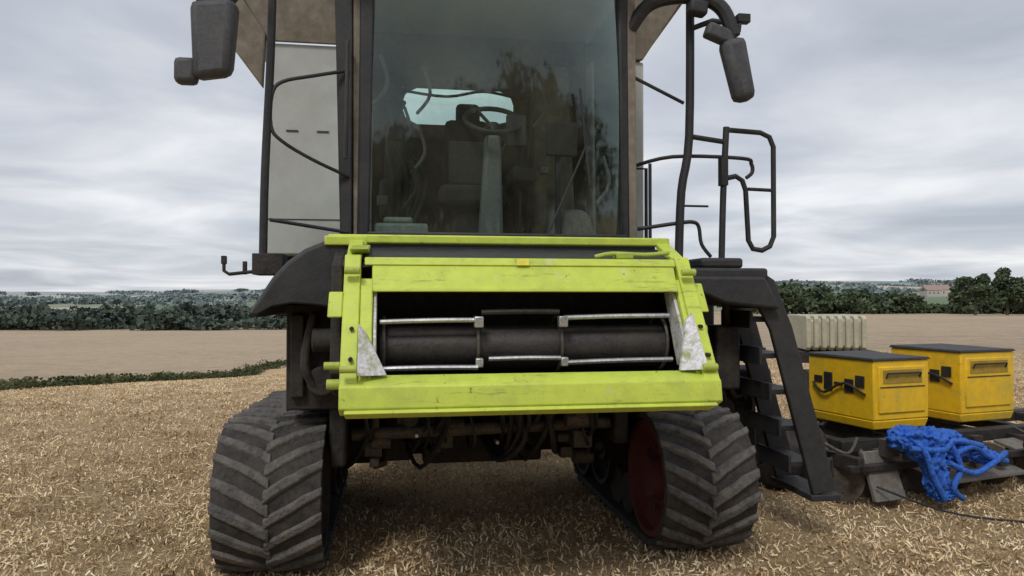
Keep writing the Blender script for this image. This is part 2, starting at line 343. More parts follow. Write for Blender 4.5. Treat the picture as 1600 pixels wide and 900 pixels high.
for (x,y,h,r) in [(82,131,7.4,3.6),(89,133,8.2,4.0),(96,134,7.6,3.9),(103,136,8.6,4.4)]:
    tree(x,y,h,r,'rounded dark green broadleaf tree on the field boundary')
cs=[];rs=[]
pts=[(-11.6,9),(-12.5,18),(-14.2,32),(-16,50),(-12,62),(2,70)]
for (x0,y0),(x1,y1) in zip(pts,pts[1:]):
    ln=math.hypot(x1-x0,y1-y0); k=int(ln/.16)
    for q in range(k):
        t=q/k; x=x0+(x1-x0)*t+random.gauss(0,.35); y=y0+(y1-y0)*t+random.gauss(0,.2); h=random.uniform(.06,.15)*(1+y/40)
        cs.append((x,y,float(H(x,y))+h*.5)); rs.append((random.uniform(.25,.45),h))
V,F=clumps(cs,rs,60,.06); o=npmesh('grass_margin',V,F,GRASS); o['kind']='stuff'; o['label']='dark strip of rough grass dividing two fields'; o['category']='grass'
HW=M('house_render',(.50,.46,.42),.8,0,.2); HR=M('house_roof',(.34,.24,.21),.8,0,.2); HWN=M('house_window',(.10,.11,.12),.3,0,0)
def house(x,y,w,d_,h,rz):
    z=float(H(x,y)); r=empty('farm_house',(x,y,z-.3),rz,'small pale house with a red-brown pitched roof among trees','house','houses beyond the trees')
    B().box(-w/2,w/2,-d_/2,d_/2,0,h).done('wall',HW,r)
    rf=B().px([(-d_/2-.4,h-.02),(d_/2+.4,h-.02),(0,h+d_*.42)],-w/2-.4,w/2+.4).done('roof',HR,r)
    B().box(w*.2,w*.2+.9,-.4,.4,h+d_*.3,h+d_*.42+1.2).done('chimney',HW,rf)
    for q in range(3):
        B().box(-w*.35+q*w*.28,-w*.35+q*w*.28+1.1,-d_/2-.05,-d_/2+.02,h*.45,h*.75).done('window',HWN,r)
for (x,y,w,d_,h,rz) in [(368,650,15,9,6,.2),(384,670,20,10,6.5,-.15),(356,690,12,8,5.5,.4),(402,680,14,8,6,.1)]:
    house(x,y,w,d_,h,rz)

# ================================================================ COMBINE HARVESTER
CH=empty('combine_harvester',(-.07,4.42,0),math.radians(9),'green and grey combine harvester on rubber tracks, header removed, on stubble','combine harvester')
b=B(); b.box(-1.57,1.38,1.75,6.6,1.55,3.02)
b.done('body_shell',DARK,CH,.03)
b=B()
b.box(-1.60,-.80,1.50,1.745,2.03,3.66); b.box(-1.605,-1.575,1.75,6.4,1.9,3.66)
b.done('side_panel',BODY,CH,.025,'dusty pale grey-beige body panel')
b=B(); b.box(.98,1.42,1.50,1.745,2.03,3.66); b.box(1.385,1.425,1.75,6.4,1.9,3.66); b.done('side_panel',BODY,CH,.02)
for q in ((-1.45,-1.36,1.492,1.499,2.98,2.99),(-1.22,-1.13,1.492,1.499,2.98,2.99),(-1.0,-.97,1.49,1.499,2.45,2.5),(-1.598,-.81,1.494,1.499,2.30,2.306)):
    B().box(*q).done('panel_slot',BLACK,CH)
b=B(); b.box(-1.57,-1.45,1.75,6.2,3.02,3.62); b.box(1.28,1.37,1.75,6.2,3.02,3.62); b.box(-1.45,1.28,6.0,6.2,3.02,3.5); b.done('grain_tank',GREY,CH,.02)
b=B(); b.prism([(-1.60,1.50,3.67),(-1.60,6.2,3.67),(-2.12,6.3,4.45),(-2.12,1.35,4.45)],[(-1.56,1.50,3.67),(-1.56,6.2,3.67),(-2.08,6.3,4.47),(-2.08,1.35,4.47)])
b.prism([(-1.62,1.44,3.30),(-1.62,1.52,3.30),(-2.16,1.40,4.02),(-2.16,1.32,4.02)],[(-1.60,1.44,3.72),(-1.60,1.52,3.72),(-2.10,1.40,4.46),(-2.10,1.32,4.46)])
b.done('tank_flap',TAN,CH,.01)
b=B(); b.prism([(1.40,1.50,3.67),(1.40,6.2,3.67),(1.95,6.3,4.45),(1.95,1.35,4.45)],[(1.36,1.50,3.67),(1.36,6.2,3.67),(1.91,6.3,4.47),(1.91,1.35,4.47)]); b.done('tank_flap',TAN,CH,.01)
b=B(); b.hexa([(-1.58,1.47,3.665),(-.82,1.47,3.665),(-.82,1.50,3.665),(-1.58,1.50,3.665),(-2.05,1.33,4.45),(-.82,1.33,4.45),(-.82,1.36,4.45),(-2.05,1.36,4.45)]); b.done('tank_flap',TAN,CH,.005)
b=B(); b.hexa([(1.0,1.47,3.665),(1.40,1.47,3.665),(1.40,1.5,3.665),(1.0,1.5,3.665),(1.0,1.33,4.45),(1.9,1.33,4.45),(1.9,1.36,4.45),(1.0,1.36,4.45)]); b.done('tank_flap',TAN,CH,.005)
b=B(); b.px([(1.9,1.5),(6.5,1.5),(6.5,1.1),(5.2,.85),(2.6,.9),(1.9,1.2)],-.85,.85); b.box(-1.5,1.4,6.6,7.6,1.2,2.6); b.done('lower_hull',DARK,CH,.03)

# ---- cab
def cabfront(x): return .50+.10*((x-.07)/.86)**2
b=B()
b.prism([(-.98,.62,2.05),(-.90,.60,2.05),(-.90,.70,2.05),(-.98,.72,2.05)],[(-1.025,.62,3.90),(-.90,.60,3.90),(-.90,.70,3.90),(-1.025,.72,3.90)])
b.prism([(-.865,.56,2.05),(-.79,.55,2.05),(-.79,.64,2.05),(-.865,.66,2.05)],[(-.845,.54,3.90),(-.76,.53,3.90),(-.76,.62,3.90),(-.845,.64,3.90)])
b.prism([(.935,.55,2.05),(.985,.56,2.05),(.985,.66,2.05),(.935,.64,2.05)],[(.90,.53,3.90),(.965,.54,3.90),(.965,.64,3.90),(.90,.62,3.90)])
for x in (-.93,.98): b.box(x-.045,x+.045,1.82,1.92,2.05,3.90)
b.box(-.80,.95,.49,.60,2.05,2.13); b.box(-.95,1.0,1.84,1.92,2.05,2.15)
b.done('cab_frame',BLACK,CH,.012)
B().prism([(-.898,.625,2.05),(-.868,.62,2.05),(-.868,.70,2.05),(-.898,.70,2.05)],[(-.898,.61,3.90),(-.848,.60,3.90),(-.848,.70,3.90),(-.898,.70,3.90)]).done('cab_pillar_trim',TAN,CH,.006)
B().prism([(.988,.57,2.05),(1.05,.585,2.05),(1.05,.70,2.05),(.988,.70,2.05)],[(.968,.55,3.90),(1.03,.565,3.90),(1.03,.70,3.90),(.968,.70,3.90)]).done('cab_pillar_trim',TAN,CH,.006)
b=B(); nx,nzv=20,14
g_=[[b.bm.verts.new((-.785+(1.72)*i/nx,cabfront(-.785+1.72*i/nx)-.03*math.sin(math.pi*k/nzv)-.02*k/nzv,2.13+1.75*k/nzv)) for i in range(nx+1)] for k in range(nzv+1)]
for k in range(nzv):
    for i in range(nx): b._f([g_[k][i],g_[k][i+1],g_[k+1][i+1],g_[k+1][i]])
b.done('windscreen',GLASS,CH,angle=80)
b=B(); v=[b.bm.verts.new(p) for p in ((.985,.66,2.15),(1.0,1.82,2.15),(.99,1.82,3.85),(.965,.64,3.85))]; b._f(v); b.done('side_window',GLASS2,CH)
b=B(); v=[b.bm.verts.new(p) for p in ((-.93,.72,2.15),(-.95,1.82,2.15),(-.95,1.82,3.85),(-.93,.70,3.85))]; b._f(v); b.done('side_window',GLASS2,CH)
b=B(); b.px([(.30,3.92),(.34,4.06),(.7,4.15),(1.95,4.12),(2.0,3.91),(.5,3.89)],-1.02,1.08); rf=b.done('cab_roof',GREY,CH,.04)
for x in (-.75,-.45,.6,.88): B().box(x-.09,x+.09,.27,.33,3.95,4.05).done('work_lamp',LENS,rf,.02)
b=B(); b.box(-.93,.98,1.78,1.84,2.05,3.14); b.box(-.93,-.56,1.78,1.84,3.14,3.89); b.box(.37,.98,1.78,1.84,3.14,3.89); b.box(-.56,.37,1.78,1.84,3.45,3.89)
for cx,cz,sx,sz in ((-.56,3.14,1,1),(.37,3.14,-1,1),(-.56,3.45,1,-1),(.37,3.45,-1,-1)):
    b.py([(cx,cz),(cx+sx*.12,cz),(cx+sx*.05,cz+sz*.035),(cx+sx*.02,cz+sz*.06),(cx,cz+sz*.12)],1.79,1.83)
b.box(-.93,.98,.6,1.84,2.0,2.06)
b.done('cab_lining',CABIN,CH,.01)
b=B(); b.box(-.56,.37,1.852,1.857,3.12,3.46); b.done('rear_window',GLASS2,CH)
B().hexa([(.45,1.3,2.06),(.80,1.3,2.06),(.80,1.7,2.06),(.45,1.7,2.06),(.50,1.5,3.6),(.78,1.5,3.6),(.78,1.76,3.6),(.50,1.76,3.6)]).done('cab_partition',CABIN,CH,.04)
B().hexa([(.50,1.0,2.062),(.90,1.0,2.062),(.90,1.28,2.062),(.50,1.28,2.062),(.55,1.1,2.34),(.85,1.1,2.34),(.85,1.28,2.40),(.55,1.28,2.40)]).done('side_console',SEATL,CH,.04)
seat=B(); seat.box(-.30,.22,1.12,1.62,2.38,2.55); seat.hexa([(-.27,1.52,2.5),(.19,1.52,2.5),(.19,1.66,2.5),(-.27,1.66,2.5),(-.22,1.64,3.16),(.14,1.64,3.16),(.14,1.75,3.16),(-.22,1.75,3.16)]); seat.box(-.2,.12,1.2,1.5,2.06,2.38)
seat=seat.done('seat',SEAT,CH,.05)
B().box(-.20,.12,1.495,1.53,2.6,2.95).done('seat_cushion',SEATL,seat,.03)
B().box(-.13,.07,1.66,1.74,3.12,3.30).done('headrest',SEAT,seat,.04)
B().box(.24,.42,1.0,1.6,2.55,2.68).box(.30,.36,1.3,1.4,2.2,2.55).done('armrest',BLACK,seat,.03)
B().tube([(.33,1.05,2.68),(.34,1.02,2.86)],.03,10).done('control_lever',BLACK,seat)
B().box(-.74,-.44,1.25,1.65,2.3,2.6).hexa([(-.72,1.6,2.6),(-.46,1.6,2.6),(-.46,1.7,2.6),(-.72,1.7,2.6),(-.70,1.68,3.05),(-.48,1.68,3.05),(-.48,1.76,3.05),(-.70,1.76,3.05)]).done('passenger_seat',SEAT,CH,.04)
sc_=B(); sc_.hexa([(-.03,.86,2.06),(.15,.86,2.06),(.15,1.02,2.06),(-.03,1.02,2.06),(.01,.80,2.86),(.12,.80,2.86),(.12,.90,2.86),(.01,.90,2.86)]); sc_=sc_.done('steering_column',COLUMN,CH,.03)
b=B(); ring=[(.065+.20*math.cos(t*2*math.pi/24),.86+.15*math.sin(t*2*math.pi/24),2.97+.12*math.sin(t*2*math.pi/24)) for t in range(25)]; b.tube(ring,.019,8)
for t in (0,8,16): b.tube([ring[t],(.065,.86,2.92)],.014,6)
b.cyl((.065,.85,2.85),(.065,.87,2.94),.05,12)
b.done('steering_wheel',BLACK,sc_)
B().box(.16,.30,.80,.84,2.78,3.0).tube([(.2,.84,2.86),(.1,.86,2.7)],.012).done('instrument_display',BLACK,sc_,.01)
b=B(); b.box(.56,.60,1.0,1.04,2.1,3.0); b.hexa([(.48,.95,2.75),(.72,.98,2.75),(.72,1.02,2.75),(.48,.99,2.75),(.48,.93,3.0),(.72,.96,3.0),(.72,1.0,3.0),(.48,.97,3.0)]); b.done('cab_monitor',BLACK,CH,.01)
B().box(-.76,-.40,.62,.95,2.07,2.20).box(-.7,-.5,.7,1.2,2.20,2.25).done('cab_tray',CABT,CH,.02)
for k in range(6):
    B().tube([(-.66+.03*k,1.1,2.2),(-.64+.05*k,1.2+.03*k,2.6),(-.68+.02*k,1.5,2.95),(-.55-.03*k,1.72,3.3)],.02,6,4).done('cab_hose',SEAT,CH)
B().tube([(-.56,1.74,3.40),(-.2,1.72,3.36),(.1,1.74,3.42),(.37,1.74,3.38)],.012,6,4).done('cab_hose',SEAT,CH)
random.seed(5)
for k in range(16):
    x=random.choice([random.uniform(-.85,-.45),random.uniform(.25,.9)]); y=random.uniform(.9,1.7); z=random.uniform(2.1,3.1); s=random.uniform(.03,.09)
    (B().box(x-s,x+s,y-.03,y+.03,z-s,z+s*.8) if k%2 else B().tube([(x,y,z),(x+.1,y,z+.15),(x+.05,y,z+.35)],.015,6,4)).done('cab_fitting',random.choice([SEATL,SEAT,COLUMN]),CH,.01)
B().tube([(.40,.47,2.15),(.66,.44,2.75),(.60,.435,3.0)],.008,6).tube([(.67,.435,2.45),(.60,.43,3.1)],.009,6).done('wiper',BLACK,CH)

# ---- mirrors and posts, left
b=B(); b.tube([(-1.44,.45,1.95),(-1.43,.45,2.5),(-1.40,.45,3.2),(-1.385,.45,3.85)],.026,10,4); b.tube([(-1.35,.45,3.8),(-1.5,.4,3.80),(-1.70,.3,3.66),(-1.74,.3,3.5)],.034,8,4); b.tube([(-1.40,.45,3.83),(-1.0,.6,3.85)],.024)
lm=b.done('mirror_post',BLACK,CH)
B().hexa([(-1.82,.24,3.0),(-1.60,.22,3.03),(-1.60,.38,3.05),(-1.82,.40,3.02),(-1.84,.24,3.48),(-1.58,.22,3.50),(-1.56,.40,3.50),(-1.84,.42,3.48)]).done('mirror',MIRR,lm,.045)
B().box(-1.93,-1.80,.26,.37,2.985,3.14).done('wide_angle_mirror',MIRR,lm,.03)
B().hexa([(-1.80,.27,3.47),(-1.62,.27,3.47),(-1.62,.36,3.47),(-1.80,.36,3.47),(-1.84,.26,3.58),(-1.46,.26,3.66),(-1.46,.36,3.66),(-1.84,.36,3.58)]).done('mirror_clamp',BLACK,lm,.015)
b=B(); b.tube([(-.93,.6,3.20),(-1.15,.52,3.13),(-1.33,.47,3.07),(-1.39,.45,2.98),(-1.395,.45,2.78),(-1.33,.46,2.69),(-1.15,.52,2.59),(-.93,.6,2.50)],.012,8,4)
b.tube([(-1.40,.45,2.19),(-.93,.6,2.13)],.012)
b.tube([(-.93,.55,3.38),(-.93,.52,3.34),(-.94,.52,2.6)],.013)
b.done('grab_rail',BLACK,CH)
b=B(); b.box(-1.48,-1.30,.30,.55,1.84,1.97); b.tube([(-1.46,.32,1.86),(-1.60,.25,1.84),(-1.63,.25,1.86),(-1.63,.25,1.93)],.012,6); b.box(-1.645,-1.615,.235,.265,1.90,1.95); b.tube([(-1.52,.3,1.84),(-1.52,.3,1.92)],.015)
b.done('marker_bracket',DARK,CH,.008)
# ---- mirrors and posts, right
b=B(); b.tube([(1.36,.6,1.98),(1.38,.6,2.45),(1.44,.6,2.85),(1.45,.6,3.85)],.030,10,4)
b.tube([(1.0,.6,3.58),(1.12,.55,3.74),(1.3,.5,3.79),(1.50,.45,3.77),(1.62,.42,3.68),(1.68,.4,3.50)],.050,10,5)
b.tube([(1.45,.55,3.6),(1.55,.45,3.62),(1.65,.42,3.6)],.020,8)
rm=b.done('mirror_post',BLACK,CH)
def rotbox(b,cx,cz,y0,y1,w,h,ang,tap=1.0):
    ca,sa=math.cos(ang),math.sin(ang)
    def P(u,v,y): return (cx+u*ca-v*sa,y,cz+u*sa+v*ca)
    b.hexa([P(-w/2*tap,-h/2,y0),P(w/2*tap,-h/2,y0),P(w/2*tap,-h/2,y1),P(-w/2*tap,-h/2,y1),P(-w/2,h/2,y0),P(w/2,h/2,y0),P(w/2,h/2,y1),P(-w/2,h/2,y1)]); return b
rotbox(B(),1.715,3.27,.34,.48,.18,.44,math.radians(13),.82).done('mirror',MIRR,rm,.05)
rotbox(B(),1.58,3.51,.36,.46,.20,.10,math.radians(-20)).done('mirror_clamp',MIRR,rm,.02)
rotbox(B(),1.44,3.70,.40,.50,.13,.10,math.radians(-8)).done('work_lamp',FENDER,rm,.02)
B().box(1.71,1.80,.38,.44,3.60,3.66).tube([(1.72,.4,3.53),(1.73,.4,3.61)],.014).done('marker_lamp',BLACK,rm,.01)
Yh=.6
b=B()
b.tube([(1.71,Yh,2.88),(1.74,Yh,2.90),(1.98,Yh,2.89),(2.05,Yh,2.86),(2.08,Yh,2.79),(2.08,Yh,2.14),(2.05,Yh,2.07),(1.99,Yh,2.04),(1.92,Yh,2.05),(1.885,Yh,2.11),(1.865,Yh,2.47),(1.84,Yh,2.54),(1.79,Yh,2.57),(1.70,Yh,2.55)],.019,8)
b.tube([(1.72,Yh,2.92),(1.695,Yh,2.45),(1.68,Yh,1.95)],.024,8,3)
b.tube([(1.885,Yh,2.48),(2.075,Yh,2.475)],.013)
b.box(1.67,1.72,Yh-.03,Yh+.03,2.50,2.70)
b.done('ladder_handrail',BLACK,CH)
b=B()
b.tube([(1.44,Yh,2.845),(1.70,Yh,2.815)],.019); b.tube([(1.08,.9,2.66),(1.36,.72,2.72),(1.84,Yh,2.70),(1.91,Yh,2.66),(1.915,Yh,2.60),(1.87,Yh,2.56)],.014,8,5)
b.tube([(1.22,.8,2.68),(1.22,.8,2.0)],.013); b.tube([(1.09,.7,2.19),(1.37,.62,2.23),(1.47,Yh,2.235),(1.51,Yh,2.20),(1.53,Yh,2.08),(1.60,Yh,1.99)],.014,8,4)
b.tube([(1.0,.62,3.27),(1.40,Yh,3.08)],.013); b.tube([(1.38,Yh,2.35),(1.58,Yh,2.35)],.008)
b.done('platform_rail',BLACK,CH)
B().tube([(1.4,1.4,1.95),(1.4,1.4,2.75),(1.08,1.4,2.75)],.016).done('platform_rail',BLACK,CH)
# ---- fender
b=B(); prof=[(-.90,2.06),(-1.02,2.035),(-1.14,1.985),(-1.24,1.91),(-1.32,1.82),(-1.385,1.72),(-1.45,1.62)]
low=[(-1.41,1.615),(-1.33,1.66),(-1.22,1.68),(-1.08,1.67),(-.90,1.64)]
b.prism([(x*.985,-.03,z-.015) for x,z in prof+low],[(x,.06,z) for x,z in prof+low])
inner=[(x*.97,z-.04) for x,z in prof]
b.prism([(x,.062,z) for x,z in prof+inner[::-1]],[(x,1.5,z) for x,z in prof+inner[::-1]])
b.done('fender',FENDER,CH,.012,angle=50)
b=B(); b.box(-1.27,-.93,.25,.75,1.02,1.66); b.box(-1.20,-1.0,.75,1.9,.9,1.9); b.tube([(-1.1,.2,1.6),(-1.15,.15,1.3),(-1.05,.2,1.1)],.03,8,4); b.cyl((-1.1,.1,1.45),(-.9,.1,1.45),.07)
b.box(-1.24,-1.16,.20,.25,1.1,1.6); b.cyl((-1.05,.15,1.2),(-1.05,.25,1.2),.09)
b.box(-1.30,-1.05,.8,1.3,.98,1.3)
b.done('side_drive_housing',DARK,CH,.02)
b=B(); b.box(1.05,1.88,.30,1.7,1.82,1.90); b.box(1.42,1.72,.34,.62,1.90,1.97); b.hexa([(1.55,.26,1.66),(1.95,.26,1.62),(1.95,.95,1.62),(1.55,.95,1.66),(1.12,.26,1.84),(1.84,.26,1.84),(1.84,.95,1.84),(1.12,.95,1.84)])
b.done('platform',FENDER,CH,.02)
b=B(); b.box(1.10,1.22,.3,.9,1.1,1.8); b.box(1.0,1.12,.6,1.7,1.0,1.85); b.box(1.62,1.80,.55,.85,1.05,1.5); b.box(1.5,1.9,1.2,1.8,1.1,1.7); b.box(1.30,2.2,1.5,1.9,.5,1.25); b.cyl((1.5,1.0,1.45),(1.5,1.2,1.45),.2); b.box(1.75,2.15,1.0,1.5,.35,.95); b.box(1.85,2.25,.95,1.35,.95,1.15); b.box(1.2,1.6,1.3,1.6,1.2,1.75)
b.done('side_drive_housing',DARK,CH,.02)
random.seed(11)
for k in range(12):
    x=random.uniform(1.25,1.7); x2=random.uniform(1.6,2.2)
    B().tube([(x,random.uniform(.4,.9),random.uniform(1.3,1.75)),((x+x2)/2,.9,random.uniform(.9,1.4)),(x2,random.uniform(.8,1.2),random.uniform(.6,1.0)),(x2+random.uniform(-.2,.2),1.2,random.uniform(.35,.8))],random.uniform(.012,.03),6,4).done('hydraulic_hose',BLACK,CH)
for k in range(14):
    x=random.uniform(1.3,2.2); y=random.uniform(.9,1.2); z=random.uniform(.45,1.6); s=random.uniform(.03,.09)
    (B().box(x-s,x+s,y-s,y+s,z-s,z+s) if k%2 else B().cyl((x,y-s,z),(x,y+s,z),s,14)).done('valve_block',DARK,CH,.006)
pr=[(1.68,1.86),(1.86,1.87),(1.94,1.82),(2.07,1.50),(2.39,.37),(2.22,.34),(1.91,1.48),(1.80,1.68),(1.68,1.72)]
b=B(); b.py(pr,.33,.37); b.py(pr,.83,.87); b.box(2.20,2.42,.32,.88,.30,.345); ld=b.done('ladder',FENDER,CH,.008)
for k in range(5):
    z=.55+.25*k; x=2.31-.283*(z-.34)
    b=B(); b.box(x-.18,x+.02,.372,.828,z-.018,z+.018); b.box(x-.19,x-.17,.372,.828,z-.06,z+.06); b.done('tread',BLACK,ld,.004)
# ---- feeder house
fp=[(-.40,1.30),(-.28,1.88),(.0,1.98),(1.7,1.98),(1.9,1.5),(.9,1.12),(-.2,1.16)]
b=B(); b.px(fp,-.96,-.90); b.px(fp,1.02,1.08)
b.px([(-.36,1.86),(-.30,1.90),(.05,2.0),(1.5,2.02),(1.5,1.97),(.0,1.95)],-.90,1.02)
b.px([(-.60,1.16),(-.60,1.20),(.9,1.14),(.9,1.08),(-.2,1.10)],-.90,1.02); b.box(-.9,1.02,.12,.16,1.14,1.96)
fh=b.done('feeder_house',DARK,CH,.01)
b=B(); b.px([(-.33,1.905),(.02,2.00),(.04,2.04),(.55,2.05),(.55,2.0)],-.85,.98); b.done('feeder_hood',FENDER,fh,.01)
b=B(); b.px([(-.045,2.015),(.0,2.01),(.02,2.05),(.0,2.068),(-.045,2.063)],-1.0,1.045)
b.box(-1.02,-.78,-.05,.02,2.0,2.055)
b.done('feeder_top_bar',GREEN,fh,.008)
b=B()
b.px([(-.475,1.735),(-.40,1.885),(-.38,1.90),(-.30,1.90),(-.30,1.84),(-.38,1.735)],-.74,.93)
b.px([(-.415,1.872),(-.39,1.915),(-.36,1.915),(-.38,1.872)],-.78,.94)
b.px([(-.492,1.73),(-.482,1.755),(-.45,1.755),(-.45,1.73)],-.735,.925)
b.px([(-.80,1.17),(-.78,1.275),(-.70,1.318),(-.60,1.31),(-.60,1.14),(-.72,1.13)],-.885,1.04)
b.px([(-.815,1.150),(-.79,1.168),(-.70,1.125),(-.70,1.11)],-.86,1.01)
for x0,x1 in ((-.885,-.80),(.955,1.04)):
    b.px([(-.785,1.25),(-.35,1.93),(-.22,1.93),(-.30,1.7),(-.52,1.25)],x0,x1)
b.px([(-.73,1.30),(-.42,1.80),(-.37,1.80),(-.68,1.30)],-.80,-.735)
b.px([(-.73,1.30),(-.42,1.80),(-.37,1.80),(-.68,1.30)],.928,.956)
b.px([(-.36,1.90),(-.05,2.03),(.0,2.03),(-.2,1.86)],-.88,-.80); b.px([(-.36,1.90),(-.05,2.03),(.0,2.03),(-.2,1.86)],.96,1.04)
b.hexa([(-.96,-.55,1.60),(-.885,-.55,1.60),(-.885,-.42,1.60),(-.96,-.42,1.60),(-.955,-.49,1.73),(-.885,-.49,1.73),(-.885,-.38,1.73),(-.955,-.38,1.73)])
b.hexa([(1.04,-.5,1.62),(1.10,-.5,1.62),(1.10,-.36,1.62),(1.04,-.36,1.62),(1.04,-.42,1.78),(1.09,-.42,1.78),(1.09,-.3,1.78),(1.04,-.3,1.78)])
fr=b.done('header_mount_frame',GREEN,fh,.010)
for x,y,z,r in ((-.915,-.62,1.27,.026),(-.93,-.6,1.36,.02),(1.06,-.45,1.52,.03),(-.84,-.8,1.36,.018),(.99,-.75,1.34,.02),(-.84,-.47,1.84,.02),(.99,-.47,1.84,.02)):
    B().cyl((x-.04,y,z),(x+.04,y,z),r,12).done('latch_pin',GREEND,fr,.004)
for x,y,z in ((-.835,-.60,1.545),(-.835,-.70,1.40),(1.0,-.60,1.545),(1.0,-.70,1.40)):
    B().cyl((x,y-.02,z),(x,y+.02,z),.011,8).done('frame_bolt',DARK,fr)
B().hexa([(-.86,-.36,1.96),(-.76,-.36,1.96),(-.76,-.30,1.94),(-.86,-.30,1.94),(-.86,-.1,2.0),(-.76,-.1,2.0),(-.76,-.05,1.98),(-.86,-.05,1.98)]).done('lock_bracket',GREEND,fr,.006)
B().tube([(.5,-.3,1.93),(.6,-.31,1.95),(.8,-.3,1.945),(.95,-.28,1.96)],.014,8,3).box(.62,.72,-.33,-.25,1.92,1.955).done('lock_linkage',GREEND,fr,.006)
B().px([(-.425,1.875),(-.405,1.912),(-.395,1.912),(-.415,1.875)],.03,.10).done('frame_sticker',ORANGE,fr,.002)
B().px([(-.69,1.33),(-.43,1.73),(-.30,1.73),(-.5,1.33)],-.733,-.716).done('wear_plate',WHITE,fr,.003)
B().px([(-.69,1.33),(-.43,1.73),(-.30,1.73),(-.5,1.33)],.909,.925).done('wear_plate',WHITE,fr,.003)
B().prism([(-.80,-.775,1.325),(-.66,-.73,1.322),(-.66,-.71,1.322),(-.80,-.75,1.325)],[(-.80,-.62,1.57),(-.76,-.62,1.52),(-.76,-.60,1.52),(-.80,-.60,1.57)]).done('wear_plate',WHITE,fr,.003)
B().prism([(.98,-.765,1.33),(.84,-.72,1.322),(.84,-.70,1.322),(.98,-.74,1.325)],[(.97,-.575,1.62),(.935,-.57,1.58),(.935,-.54,1.58),(.97,-.54,1.62)]).done('wear_plate',WHITE,fr,.003)
dr=B(); dr.revx([(-.70,.03),(-.70,.120),(-.185,.120),(-.185,.127),(-.175,.127),(-.175,.120),(.275,.120),(.275,.127),(.285,.127),(.285,.120),(.89,.120),(.89,.03)],-.28,1.425,40)
dr=dr.done('feeder_drum',DRUM,fh,0)
def slat(x0,x1,y,z,tilt,r):
    N_=6; pts_=[]
    for q in range(N_+1):
        u=q/N_; pts_.append((x0+(x1-x0)*u,y,z+tilt*u+.003*math.sin(math.pi*u)))
    return B().tube(pts_,r,8)
for a in ((-.70,-.19,-.44,1.572,.008,.014),(-.16,.27,-.40,1.620,.003,.016),(.29,.89,-.43,1.590,.010,.014),(-.70,-.19,-.50,1.332,.0,.014),(-.13,.26,-.48,1.375,.0,.013),(.29,.89,-.48,1.350,.01,.014)):
    slat(*a).done('conveyor_slat',DRUM if a[3]==1.620 else STEEL,dr)
for x in (-.18,.28,-.68,.88):
    rg=[(x,-.28+.16*math.cos(t*math.pi/12),1.445+.150*math.sin(t*math.pi/12)) for t in range(25)]
    B().tube(rg,.009,6).done('conveyor_chain',GREASE,dr)
for x in (-.18,.28):
    B().box(x-.025,x+.025,-.47,-.42,1.54,1.60).done('slat_clamp',STEEL,dr,.006); B().box(x-.02,x+.02,-.50,-.45,1.33,1.38).done('slat_clamp',STEEL,dr,.006)
# ---- chassis under
b=B()
b.box(-1.05,1.05,1.25,1.62,.52,.86); b.box(-.42,.45,1.0,1.3,.50,.98); b.cyl((-1.0,1.4,.7),(-.7,1.4,.7),.26); b.cyl((.7,1.4,.7),(1.0,1.4,.7),.26)
b.box(-.9,1.0,1.7,2.4,.80,1.3); b.box(-.7,-.5,.9,1.3,.55,1.2); b.box(.55,.75,.9,1.3,.60,1.2); b.box(-.3,.4,2.6,4.0,.6,.9)
b.box(-1.02,-.92,.3,1.2,.65,1.1); b.box(.86,.96,.5,1.2,.7,1.1)
ax=b.done('front_axle',DARK,CH,.02)
for x in (-.52,.62):
    b=B(); b.cyl((x,1.25,.62),(x,.45,.95),.055,14); b.cyl((x,.45,.95),(x,-.1,1.14),.032,12); b.box(x-.06,x+.06,-.15,-.05,1.08,1.16); b.done('lift_cylinder',GREASE,CH)
random.seed(3)
for k in range(24):
    b=B()
    x=random.uniform(-.85,.85); x2=x+random.uniform(-.3,.3); z=random.uniform(.9,1.1)
    b.tube([(x,.3+random.random()*.4,z+.1),(x+.05,.5,z-.15),((x+x2)/2,.7,random.uniform(.48,.8)),(x2,1.05,.75)],random.uniform(.009,.022),6,4)
    b.done('hydraulic_hose',BLACK,CH)
b=B(); b.tube([(-.75,.5,1.0),(-.75,.8,.55),(-.7,1.1,.5)],.03,8); b.tube([(-.9,.9,.95),(.9,.9,.95)],.035,10); b.tube([(-.9,.6,.80),(.85,.6,.84)],.045,12)
b.done('torsion_tube',GREASE,CH,.005)
for k in range(34):
    b=B()
    x=random.uniform(-.85,.9); y=random.uniform(.5,1.1); z=random.uniform(.55,1.08); s=random.uniform(.025,.085)
    if k%2: b.box(x-s,x+s,y-s,y+s,z-s*.8,z+s)
    else: b.cyl((x-s,y,z),(x+s,y,z),s*.8,12)
    b.done('valve_block',GREASE,CH,.005)
for x,z in ((-.48,.80),(.05,.74)): B().cyl((x,.48,z),(x,.56,z),.012,10).done('hose_coupling',STEEL,CH)
b=B(); b.box(-1.0,1.0,5.2,5.4,.6,.85); ra=b.done('rear_axle',DARK,CH,.02)
for x in (-1.25,1.05):
    b=B(); b.revx([(x-.22,.3),(x-.25,.62),(x-.2,.70),(x+.2,.70),(x+.25,.62),(x+.22,.3)],5.3,.70,36)
    b.done('rear_tyre',RUB,ra)

